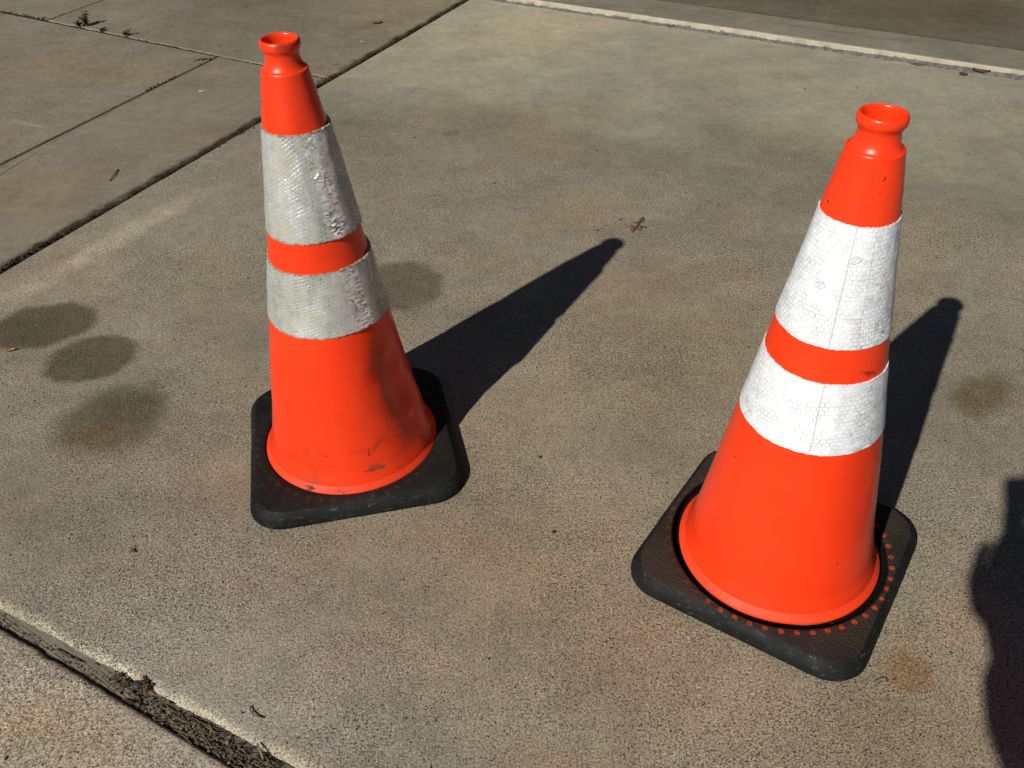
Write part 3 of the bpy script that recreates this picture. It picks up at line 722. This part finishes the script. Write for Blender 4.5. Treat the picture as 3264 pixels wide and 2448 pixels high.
# small printed marks on the right cone's sheeting
ink = simple('grey_ink', (.56, .56, .54), .6, .1)
def printed_mark(px, py, text, rot, size, band):
    q = wr_(px, py); th = math.atan2(q[1], q[0])
    cu = bpy.data.curves.new('mark', 'FONT'); cu.body = text; cu.size = size; cu.align_x = 'CENTER'; cu.align_y = 'CENTER'
    to = bpy.data.objects.new('mark_tmp', cu); me = bpy.data.meshes.new_from_object(to)
    vs = [v.co.copy() for v in me.vertices]; fs = [tuple(p.vertices) for p in me.polygons]
    bpy.data.objects.remove(to); bpy.data.meshes.remove(me)
    K = 28; k = len(vs); ex, ey = size * .82, size * .52
    for rr in (1, .86):
        for i in range(K): vs.append(Vector((ex * rr * math.cos(2 * PI * i / K), ey * rr * math.sin(2 * PI * i / K), 0)))
    fs += [(k + i, k + (i + 1) % K, k + K + (i + 1) % K, k + K + i) for i in range(K)]
    out = []
    for v in vs:
        x = v.x * math.cos(rot) - v.y * math.sin(rot); y = v.x * math.sin(rot) + v.y * math.cos(rot)
        z = q[2] + y; a = th + x / body_r(z); r = body_r(z) + .0021 + dispR(a, z)
        c_, s_ = math.cos(-RW), math.sin(-RW); lx, ly = RLEAN[0] * c_ - RLEAN[1] * s_, RLEAN[0] * s_ + RLEAN[1] * c_
        out.append((r * math.cos(a) + lx * (z - .03), r * math.sin(a) + ly * (z - .03), z))
    o = obj('printed_mark', out, fs, ink, band, smooth=False)
bandsR = [c for c in coneR.children if c.name.startswith('reflective_band')]
printed_mark(1846, 552, '3M', .5, .0085, bandsR[0]); printed_mark(1775, 606, '3M', .45, .0085, bandsR[0])

# ------------------------------------------------------------------ weeds, moss, litter
leafm = simple('weed_green', (.075, .090, .030), .7, .35, 80)
leafd = simple('weed_dry', (.12, .10, .045), .8, .3, 80)
def leaf_face(mb, c, d, up, L, w, mi=0):
    d = d.normalized(); s_ = d.cross(up)
    s_ = s_.normalized() if s_.length > .01 else Vector((1, 0, 0)); nrm = s_.cross(d)
    pts = [c, c + d * L * .35 + s_ * w + nrm * w * .3, c + d * L * .7 + s_ * w * .8 + nrm * w * .2, c + d * L, c + d * L * .7 - s_ * w * .8 + nrm * w * .2, c + d * L * .35 - s_ * w + nrm * w * .3, c + d * L * .5]
    mb.addm(pts, [(0, 1, 6), (1, 2, 6), (2, 3, 6), (3, 4, 6), (4, 5, 6), (5, 0, 6)], mi)
def weed(name, base, h, spread, nst, lab, lf=26):
    root = empty(name, base); tag(root, lab, 'weed', 'weeds in the walkway joint')
    st = MB(); lv = MB()
    for k in range(nst):
        a = random.uniform(0, 2 * PI); sp = spread * random.uniform(.2, 1); hh = h * random.uniform(.5, 1) * (1 if k else 1.1)
        pts = [Vector((0, 0, 0)) + Vector((math.cos(a) * sp * t ** 1.3, math.sin(a) * sp * t ** 1.3, hh * t)) for t in (0, .25, .5, .75, 1)]
        st.tube(pts, [.0012, .0011, .0009, .0007, .0005], 5)
        for j in range(lf):
            t = random.uniform(.1, 1); i = min(3, int(t * 4)); p = pts[i].lerp(pts[i + 1], t * 4 - i)
            d = Vector((random.uniform(-1, 1), random.uniform(-1, 1), random.uniform(-.3, .9)))
            leaf_face(lv, p, d, Vector((0, 0, 1)), random.uniform(.008, .015), random.uniform(.0025, .0048), random.choice((0, 0, 0, 1)))
    st.build('stem', leafd, root); lv.build('leaves', [leafm, leafd], root, smooth=False)
weed('weed', GS(277, 84), .060, .026, 7, 'tallest leafy green weed growing in the walkway joint at top left', 30)
weed('weed', GS(250, 84), .022, .022, 5, 'low weed sprawling just left of the tallest weed', 14)
weed('weed', GS(404, 114), .022, .020, 6, 'small weed right of the tallest one in the pale joint edge', 14)
weed('weed', GS(328, 100), .009, .020, 4, 'tiny flat weed between the two larger weeds', 10)

mossm = simple('moss_dark', (.022, .019, .010), .95, .5, 200, .6)
mossg = simple('moss_olive', (.060, .055, .028), .95, .5, 200, .6)
mb = MB()
def along(p, q, cnt, w, r0, r1, z=.0):
    d = (q - p).normalized(); nv_ = Vector((-d.y, d.x, 0))
    for _ in range(cnt):
        t = random.random(); c_ = p.lerp(q, t) + nv_ * random.gauss(0, w)
        mb.crumb((c_.x, c_.y, z + random.uniform(-.004, .001)), random.uniform(r0, r1), random.choice((0, 0, 1)), random.uniform(.35, .7))
oo = Vector((-.89, .45, 0)) * .007
along(GS(960, 300) + oo, GS(1180, 168) + oo, 200, .005, .0015, .0036); along(GS(1180, 168) + oo, GS(1340, 84) + oo, 60, .004, .0012, .003)
along(GS(1370, 66) + oo, GS(1500, -6) + oo, 160, .006, .0018, .0042); along(GS(690, 472) + oo, GS(832, 394) + oo, 140, .004, .0015, .0035)
along(GS(0, 862) + oo, GS(230, 728) + oo, 160, .004, .0012, .003); along(GS(230, 728) + oo, GS(690, 472) + oo, 90, .003, .001, .0022)
along(GS(450, 294), GS(560, 244), 45, .004, .0015, .004); along(GS(620, 192), GS(690, 184), 50, .006, .0015, .0045)
along(GS(0, 522), GS(700, 180), 150, .003, .001, .0022); along(GS(0, 36), GS(165, 62), 110, .008, .0015, .004)
along(GS(165, 60), GS(330, 0), 120, .005, .0015, .0032); along(GS(220, 74), GS(480, 130), 60, .006, .001, .003)
o = mb.build('moss', [mossm, mossg]); tag(o, 'dark moss and grit lodged along the narrow slab joints', 'moss', kind='stuff')

# litter in the wide joint
straw = simple('litter_straw', (.13, .105, .068), .85, .4, 90); twigm = simple('litter_twig', (.045, .032, .021), .9, .4, 90)
yel = simple('litter_yellow', (.22, .20, .09), .8, .3, 90); rus = simple('litter_rust', (.13, .060, .025), .85, .4, 90); stn = simple('litter_stone', (.15, .14, .115), .9, .3, 90)
lm = [straw, twigm, yel, rus, stn]
mb = MB()
U0, U1 = GS(0, 1938), GS(790, 2362); D0, D1 = GS(0, 1994), GS(745, 2444)
def inj(t, s_, z=-.006):
    p = U0.lerp(U1, t).lerp(D0.lerp(D1, t), s_); return Vector((p.x, p.y, z))
jd = (U1 - U0).normalized(); ja = math.atan2(jd.y, jd.x)
for _ in range(430):
    t = .52 + .60 * random.random() ** .7; s_ = random.uniform(.12, .98)
    c_ = inj(t, s_, random.uniform(-.0075, -.002))
    if random.random() < .5:
        L = random.uniform(.004, .022) * (1.5 if t > .8 else 1); a = ja + random.gauss(0, .45)
        d = Vector((math.cos(a), math.sin(a), random.uniform(-.1, .1))) * L / 2
        mb.tube([c_ - d, c_ + Vector((0, 0, .0008)), c_ + d], random.uniform(.0003, .0008), 5, random.choice((0, 0, 0, 1, 1)))
    else: mb.crumb(c_, random.uniform(.0008, .0026), random.choice((1, 1, 4, 4, 0)), .5)
for _ in range(70):
    t = random.gauss(.80, .035) if random.random() < .6 else random.gauss(.70, .02); c_ = inj(t, random.uniform(.35, .85), -.003)
    leaf_face(mb, c_, Vector((random.uniform(-1, 1), random.uniform(-1, 1), random.uniform(0, .4))), Vector((0, 0, 1)), random.uniform(.002, .0045), .0008, 2)
for _ in range(60):
    t = random.gauss(.53, .025); c_ = inj(t, random.uniform(.05, .75), random.uniform(-.004, .001))
    leaf_face(mb, c_, Vector((random.uniform(-1, 1), random.uniform(-1, 1), random.uniform(0, .6))), Vector((0, 0, 1)), random.uniform(.004, .010), .0016, random.choice((3, 3, 1, 2)))
for _ in range(90):
    t = random.uniform(.0, .5); c_ = inj(t, random.uniform(.3, 1.0), -.0065)
    mb.crumb(c_, random.uniform(.0006, .0018), random.choice((1, 1, 4)), .5)
o = mb.build('leaf_litter', lm); tag(o, 'dry straw, twigs and crumbs packed in the wide joint at lower left', 'litter', kind='stuff')

def twig(pts, rad, mat, label, name='twig', cat='twig', branches=()):
    m_ = MB(); P_ = [GS(x, y, z) for (x, y, z) in pts]; m_.tube(P_, rad, 6)
    for b in branches: m_.tube([GS(x, y, z) for (x, y, z) in b], [rad[0] * .7 if isinstance(rad, list) else rad * .7] * len(b), 5)
    o = m_.build(name, mat); return tag(o, label, cat)
twig([(350, 576, .002), (362, 560, .004), (372, 545, .003), (377, 540, .002)], .0015, twigm, 'thin dark curved twig on the walkway slab left of the scuffed cone')
twig([(180, 2068, -.005), (215, 2092, -.003), (262, 2110, -.005)], .0008, twigm, 'thin twig lying in the clean part of the wide joint at lower left')
twig([(380, 2170, -.003), (412, 2174, -.002)], .0007, straw, 'short pale straw in the wide joint beside the dark stone chip', 'straw', 'straw')
twig([(798, 2250, .002), (798, 2266, .004), (812, 2280, .004), (840, 2288, .002)], .0009, rus, 'small reddish forked twig on the slab above the wide joint', branches=[[(798, 2272, .003), (815, 2262, .004)]])
twig([(820, 2370, .002), (828, 2390, .003), (836, 2410, .001), (840, 2420, -.002)], .0012, yel, 'yellowish stalk hanging over the edge of the wide joint at bottom', 'stalk', 'stalk')
twig([(2120, 70, .006), (2134, 84, .012), (2150, 78, .009)], .0016, twigm, 'dark twig leaning against the pale step face')
twig([(2788, 2170, .002), (2812, 2160, .006), (2826, 2164, .005), (2828, 2174, .002)], .0006, twigm, 'thin hair-like dark fibre on the slab below the base of the clean cone', 'fibre', 'fibre')
twig([(1060, 206, .002), (1080, 204, .002)], .0015, twigm, 'dark crumb of twig just behind the top of the scuffed cone')
# dried seed spray
m_ = MB(); c0 = GS(2030, 722, .004)
def off2(x, y, z): return GS(2030 + x, 722 + y, z)
m_.tube([off2(-15, 18, .002), off2(-4, 2, .005), off2(6, -14, .006), off2(16, -28, .003)], .0014, 6)
for (a, b) in (((-4, 2), (-22, -2)), ((0, -4), (30, 2)), ((6, -14), (-8, -14)), ((6, -14), (20, -16)), ((12, -24), (22, -30)), ((-8, 8), (-22, 8)), ((2, -6), (16, 6)), ((8, -20), (24, -24)), ((-4, 4), (12, 10))):
    m_.tube([off2(a[0], a[1], .004), off2((a[0] + b[0]) / 2, (a[1] + b[1]) / 2 - 1, .008), off2(b[0], b[1], .002)], .0010, 5)
rust = simple('dried_spray', (.15, .050, .022), .8, .4, 120)
tag(m_.build('seed_spray', rust), 'reddish brown dried seed spray lying beyond the tip of the left shadow', 'dried sprig')

def dry_leaf(cx, cy, L, w, ang, mat, label, curl=.3, z=.002, name='dry_leaf', cat='leaf'):
    c_ = GS(cx, cy, z); V = []; F = []; nU, nV = 8, 4
    for i in range(nU + 1):
        t = i / nU; ww = w * (math.sin(PI * min(1, t * 1.05 + .04)) ** .6) * (1 + .25 * noise.noise(Vector((t * 6, cx, 0))))
        for j in range(nV + 1):
            s_ = (j / nV - .5) * 2; x = (t - .5) * L; y = s_ * ww / 2
            zz_ = curl * w * (s_ * s_) * .6 + curl * L * (t - .5) ** 2 * .8 + .0006 * noise.noise(Vector((t * 9, s_ * 3, cy)))
            V.append((c_.x + x * math.cos(ang) - y * math.sin(ang), c_.y + x * math.sin(ang) + y * math.cos(ang), z + zz_))
    for i in range(nU):
        for j in range(nV): k = i * (nV + 1) + j; F.append((k, k + 1, k + nV + 2, k + nV + 1))
    o = obj(name, V, F, mat); md = o.modifiers.new('thick', 'SOLIDIFY'); md.thickness = .0007
    return tag(o, label, cat)
lfb = simple('dry_leaf_brown', (.070, .045, .022), .8, .35, 120); lfg = simple('dry_leaf_grey', (.085, .075, .050), .8, .35, 120); lft = simple('dry_leaf_tan', (.26, .16, .07), .8, .4, 120)
dry_leaf(1204, 75, .040, .020, .45, lfg, 'curled grey leaf on the walkway slab at top, right of the scuffed cone', .45)
dry_leaf(3070, 238, .026, .022, -.5, lfb, 'small brown leaf scrap lying in front of the step at top right', .3)
dry_leaf(3126, 230, .055, .020, -.45, lfb, 'long brown curled leaf lodged against the step at top right', .5, .006)
dry_leaf(2925, 205, .050, .007, -.5, twigm, 'thin dark strip of bark along the foot of the step', .3, .006, 'bark_strip', 'bark')
dry_leaf(30, 1117, .030, .010, .2, lft, 'tan leaf sliver at the left edge beside the damp spots', .3)
dry_leaf(424, 1757, .012, .005, -.9, rus, 'tiny reddish leaf crumb on the slab below the scuffed cone', .4)
white = simple('white_chip', (.62, .60, .56), .7, .1)
dry_leaf(643, 291, .020, .009, .3, white, 'small white paper chip on the walkway slab left of the scuffed cone', .1, .0015, 'paper_chip', 'chip')
dry_leaf(1153, 132, .014, .004, .2, white, 'tiny white sliver on the walkway slab right of the scuffed cone top', .1, .0015, 'paper_chip', 'chip')
dry_leaf(700, 26 + 120, .022, .004, .5, lfg, 'grey stalk scrap above the walkway joint', .1, .0015, 'stalk_scrap', 'stalk')
# stone chip and dried flower head in the wide joint
m_ = MB(); m_.crumb(GS(440, 2182, -.003), .0075, 0, .45); tag(m_.build('stone_chip', simple('slate', (.030, .036, .045), .6, .3)), 'dark bluish stone chip in the wide joint beside a rusty clump', 'stone')
m_ = MB()
for _ in range(70):
    c_ = GS(462 + random.gauss(0, 8), 2186 + random.gauss(0, 9), random.uniform(-.004, .003))
    leaf_face(m_, c_, Vector((random.uniform(-1, 1), random.uniform(-1, 1), random.uniform(-.1, .9))), Vector((0, 0, 1)), random.uniform(.005, .010), .0014, random.choice((0, 0, 1)))
tag(m_.build('dried_flower_head', [rus, twigm], smooth=False), 'rusty brown dried flower head lodged in the wide joint', 'dried flower')
# scattered grit crumbs
mb = MB()
for _ in range(420):
    x, y = random.uniform(0, 3264), 2448 * random.random() ** 1.4; p = GS(x, y, .0006)
    mb.crumb(p, random.uniform(.0007, .0017) * (1 + p.y * .12), random.choice((0, 0, 0, 1, 2)), .5)
for (x, y) in ((1978, 699), (1905, 733), (1320, 438), (2566, 283), (2732, 280), (1903, 480), (1575, 583), (1240, 75), (2985, 820), (1765, 1695), (1722, 1456), (740, 2500), (20, 2418)):
    mb.crumb(GS(x, y, .001), .0030, 0, .5)
o = mb.build('grit', [twigm, rus, stn]); tag(o, 'scattered dark grit crumbs on the concrete', 'grit', kind='stuff')

# ------------------------------------------------------------------ the photographer, whose shadow falls at lower right
root = empty('person', (.06, -.46, 0)); RO = Vector((.06, -.46, 0))
tag(root, 'person in dark clothes holding up a phone, casting the shadow at lower right', 'person')
skin = simple('skin', (.48, .30, .21), .55, .08, 40); jack = simple('jacket_cloth', (.03, .035, .05), .9, .2, 90, .3)
jean = simple('jeans_cloth', (.035, .05, .09), .9, .25, 120, .3); hairm = simple('hair_dark', (.03, .02, .014), .6, .3, 150, .4); shoe = simple('shoe_leather', (.02, .018, .016), .5, .2)
eyew = simple('eye_white', (.7, .7, .68), .3, .02); 
def skinned(name, chains, mat, parent, sub=2):
    """chains: lists of (point, radius); chains starting on an existing point branch from it"""
    vs = []; rs = []; es = []; roots = []
    for ch in chains:
        prev = None
        for (p, r) in ch:
            p = Vector(p); r = r if isinstance(r, tuple) else (r, r)
            idx = next((i for i, v in enumerate(vs) if (v - p).length < 1e-5), None)
            if idx is None: idx = len(vs); vs.append(p); rs.append(r)
            if prev is None and idx == len(vs) - 1: roots.append(idx)
            if prev is not None: es.append((prev, idx))
            prev = idx
    me = bpy.data.meshes.new(name); me.from_pydata([tuple(v - RO) for v in vs], es, []); me.update(); me.materials.append(mat)
    o = bpy.data.objects.new(name, me); COL.objects.link(o); o.parent = parent
    md = o.modifiers.new('skin', 'SKIN'); md.use_smooth_shade = True
    for i, r in enumerate(rs): me.skin_vertices[0].data[i].radius = r
    for i in range(len(vs)): me.skin_vertices[0].data[i].use_root = i in roots
    s_ = o.modifiers.new('sub', 'SUBSURF'); s_.levels = s_.render_levels = sub
    return o
cx = .06; pel = (cx, -.47, .93)
LWR, RWR = (-.052, -.200, .966), (.155, -.175, .985)
LEL, REL = (-.105, -.41, .985), (.265, -.40, 1.02)
LSH, RSH = (-.105, -.50, 1.37), (.225, -.50, 1.37)
chains = [[(pel, (.13, .10)), ((cx, -.48, 1.12), (.12, .095)), ((cx, -.49, 1.30), (.14, .10)), ((cx, -.49, 1.42), (.085, .07)), ((cx, -.475, 1.49), .050), ((cx, -.46, 1.56), (.062, .070)), ((cx, -.445, 1.64), (.076, .090)), ((cx, -.455, 1.71), (.062, .072))],
          [((cx, -.49, 1.30), 0), (LSH, .052), (LEL, .040), ((-.088, -.30, .972), .034), (LWR, .034), ((-.046, -.155, .976), (.040, .034)), ((-.036, -.110, .995), (.042, .036)), ((-.022, -.075, 1.018), (.040, .030)), ((-.006, -.058, 1.034), (.040, .026)), ((.014, -.047, 1.046), (.046, .032))],
          [((cx, -.49, 1.30), 0), (RSH, .052), (REL, .040), ((.21, -.28, 1.0), .034), (RWR, .024), ((.150, -.12, 1.005), (.034, .018)), ((.145, -.09, 1.025), (.036, .016))],
          [(pel, 0), ((cx - .09, -.47, .86), .085), ((cx - .10, -.45, .48), .055), ((cx - .10, -.48, .10), .036), ((cx - .11, -.40, .035), .03)],
          [(pel, 0), ((cx + .09, -.47, .86), .085), ((cx + .10, -.45, .48), .055), ((cx + .10, -.48, .10), .036), ((cx + .11, -.40, .035), .03)]]
# fingers: left hand wraps the phone's left end, right hand the right end
def fingers(side, x0):
    s_ = side
    F_ = []
    for i, (dz, L) in enumerate(((.022, .95), (.008, 1.05), (-.008, 1.0), (-.022, .8))):
        b = Vector((x0 - s_ * .006, -.080, 1.028 + dz)); F_.append([(b, .009), (b + Vector((-s_ * .022 * L, .026, .006)), .0085), (b + Vector((-s_ * .016 * L, .048, .008)), .0078), (b + Vector((s_ * .004, .058 - .002 * i, .006)), .0068)])
    b = Vector((x0 + s_ * .010, -.100, 1.045)); F_.append([(b, .011), (b + Vector((s_ * .012, .012, .018)), .010), (b + Vector((s_ * .028, .035, .020)), .0085)])
    return F_
LF = [[((-.060, -.125, .985), .012), ((-.078, -.105, .998), .0105), ((-.066, -.072, 1.012), .009), ((-.046, -.050, 1.022), .008)],
      [((-.060, -.130, .972), .012), ((-.080, -.118, .980), .0105), ((-.074, -.086, .994), .009), ((-.054, -.062, 1.004), .008)],
      [((-.058, -.135, .962), .011), ((-.076, -.128, .965), .010), ((-.072, -.100, .978), .009), ((-.056, -.076, .988), .0078)],
      [((-.050, -.138, .955), .010), ((-.064, -.134, .954), .009), ((-.062, -.112, .964), .008), ((-.050, -.092, .972), .007)],
      [((-.040, -.120, 1.010), .013), ((-.034, -.090, 1.036), .011), ((-.030, -.055, 1.058), .009), ((-.024, -.034, 1.070), .008)]]
skinned('body', chains + LF + fingers(-1, .147), skin, root)
skinned('jacket', [[((cx, -.47, .88), (.150, .118)), ((cx, -.48, 1.12), (.140, .112)), ((cx, -.49, 1.30), (.155, .115)), ((cx, -.49, 1.41), (.10, .085)), ((cx, -.478, 1.46), (.066, .062))],
                   [((cx, -.49, 1.30), 0), (LSH, .064), (LEL, .052), ((-.094, -.30, .974), .046), ((-.064, -.215, .966), .042)],
                   [((cx, -.49, 1.30), 0), (RSH, .064), (REL, .052), ((.212, -.28, 1.0), .044), ((.165, -.20, .988), .034)]], jack, root)
skinned('trousers', [[((cx, -.47, .93), (.145, .115)), ((cx - .09, -.47, .84), .095), ((cx - .10, -.45, .48), .068), ((cx - .10, -.48, .09), .055)],
                     [((cx, -.47, .93), 0), ((cx + .09, -.47, .84), .095), ((cx + .10, -.45, .48), .068), ((cx + .10, -.48, .09), .055)]], jean, root)
for sg_ in (-1, 1):
    skinned('shoe', [[((cx + sg_ * .10, -.52, .05), (.042, .045)), ((cx + sg_ * .105, -.43, .045), (.045, .042)), ((cx + sg_ * .11, -.33, .032), (.042, .030))]], shoe, root)
    m_ = MB()
    skinned('ear', [[((cx + sg_ * .078, -.45, 1.655), (.010, .014)), ((cx + sg_ * .084, -.46, 1.63), (.008, .012)), ((cx + sg_ * .080, -.452, 1.612), (.006, .008))]], skin, root)
    skinned('eye', [[((cx + sg_ * .030, -.368, 1.642), .011), ((cx + sg_ * .030, -.362, 1.641), .009)]], eyew, root)
skinned('nose', [[((cx, -.362, 1.648), .009), ((cx, -.348, 1.622), .013), ((cx, -.352, 1.608), .011)]], skin, root)
skinned('mouth', [[((cx - .020, -.368, 1.580), (.004, .005)), ((cx, -.362, 1.579), (.006, .007)), ((cx + .020, -.368, 1.580), (.004, .005))]], simple('lips', (.42, .16, .13), .5, .05), root)
skinned('hair', [[((cx, -.49, 1.60), (.080, .070)), ((cx, -.490, 1.68), (.090, .088)), ((cx, -.470, 1.735), (.078, .082)), ((cx, -.42, 1.755), (.060, .030))]], hairm, root)

# the phone in the hands, lens just behind the viewpoint
fwd = Vector((0, math.cos(PITCH), -math.sin(PITCH))); upv = Vector((0, math.sin(PITCH), math.cos(PITCH))); rt = Vector((1, 0, 0))
cam_pos = Vector((0, 0, H))
ph = empty('phone', cam_pos - fwd * .008); tag(ph, 'dark slim phone held level in both hands by the photographer', 'phone')
def slabbox(w0, w1, h0, h1, d0, d1, r):
    V = []; K = 8; ring = []
    for (cx_, cy_, a0_) in ((w1 - r, h1 - r, 0), (w0 + r, h1 - r, PI / 2), (w0 + r, h0 + r, PI), (w1 - r, h0 + r, 3 * PI / 2)):
        for i in range(K + 1): a = a0_ + PI / 2 * i / K; ring.append((cx_ + r * math.cos(a), cy_ + r * math.sin(a)))
    n_ = len(ring)
    for (d, ins) in ((d0, .0012), (d0 + .0012, 0), (d1 - .0012, 0), (d1, .0012)):
        for (x, y) in ring:
            mx_, my_ = (w0 + w1) / 2, (h0 + h1) / 2; k = 1 - ins / (abs(h1 - h0) / 2)
            V.append(rt * (mx_ + (x - mx_) * k) + upv * (my_ + (y - my_) * k) + fwd * d)
    F = [tuple(range(n_ - 1, -1, -1)), tuple(3 * n_ + i for i in range(n_))]
    for q in range(3):
        for i in range(n_): j = (i + 1) % n_; F.append((q * n_ + i, q * n_ + j, (q + 1) * n_ + j, (q + 1) * n_ + i))
    return V, F
V, F = slabbox(-.028, .113, -.050, .022, -.009, 0, .010); obj('case', V, F, simple('phone_case', (.02, .02, .022), .4, .05), ph)
V, F = slabbox(-.022, .107, -.045, .017, -.0100, -.0088, .004); obj('screen', V, F, simple('phone_glass', (.01, .01, .012), .08, .02), ph)
m_ = MB(); m_.tube([fwd * -.002, fwd * .0012], .0045, 24); m_.build('lens', simple('lens_glass', (.01, .01, .015), .05, .02), ph)

# ------------------------------------------------------------------ camera, sun, sky
cam = bpy.data.cameras.new('camera'); co = bpy.data.objects.new('camera', cam); COL.objects.link(co)
cam.sensor_width = 36; cam.lens = FPX / 3264 * 36; cam.clip_start = .02; cam.clip_end = 1000
co.matrix_world = Matrix.Translation(cam_pos) @ Matrix.Rotation(PI / 2 - PITCH, 4, 'X') @ Matrix.Rotation(ROLL, 4, 'Z')
S.camera = co
sun = bpy.data.lights.new('sun', 'SUN'); so = bpy.data.objects.new('sun', sun); COL.objects.link(so)
sun.energy = 5.0; sun.angle = math.radians(.65); sun.color = (1, .955, .87)
so.rotation_euler = Vector((SUNX, SUNY, -1)).to_track_quat('-Z', 'Y').to_euler()
w = bpy.data.worlds.new('World'); S.world = w; w.use_nodes = True
nt = w.node_tree; bg = nt.nodes['Background']; sky = nt.nodes.new('ShaderNodeTexSky')
sky.sky_type = 'NISHITA'; sky.sun_disc = False; sky.sun_elevation = math.atan(1 / math.hypot(SUNX, SUNY)); sky.sun_rotation = math.atan2(-SUNX, -SUNY)
sky.air_density = .6; sky.dust_density = .1; sky.altitude = 1200
nt.links.new(sky.outputs[0], bg.inputs[0]); bg.inputs[1].default_value = .05
S.view_settings.view_transform = 'Standard'; S.view_settings.look = 'None'; S.view_settings.exposure = -.08; S.view_settings.gamma = 1
S.render.resolution_x, S.render.resolution_y = 1024, 768
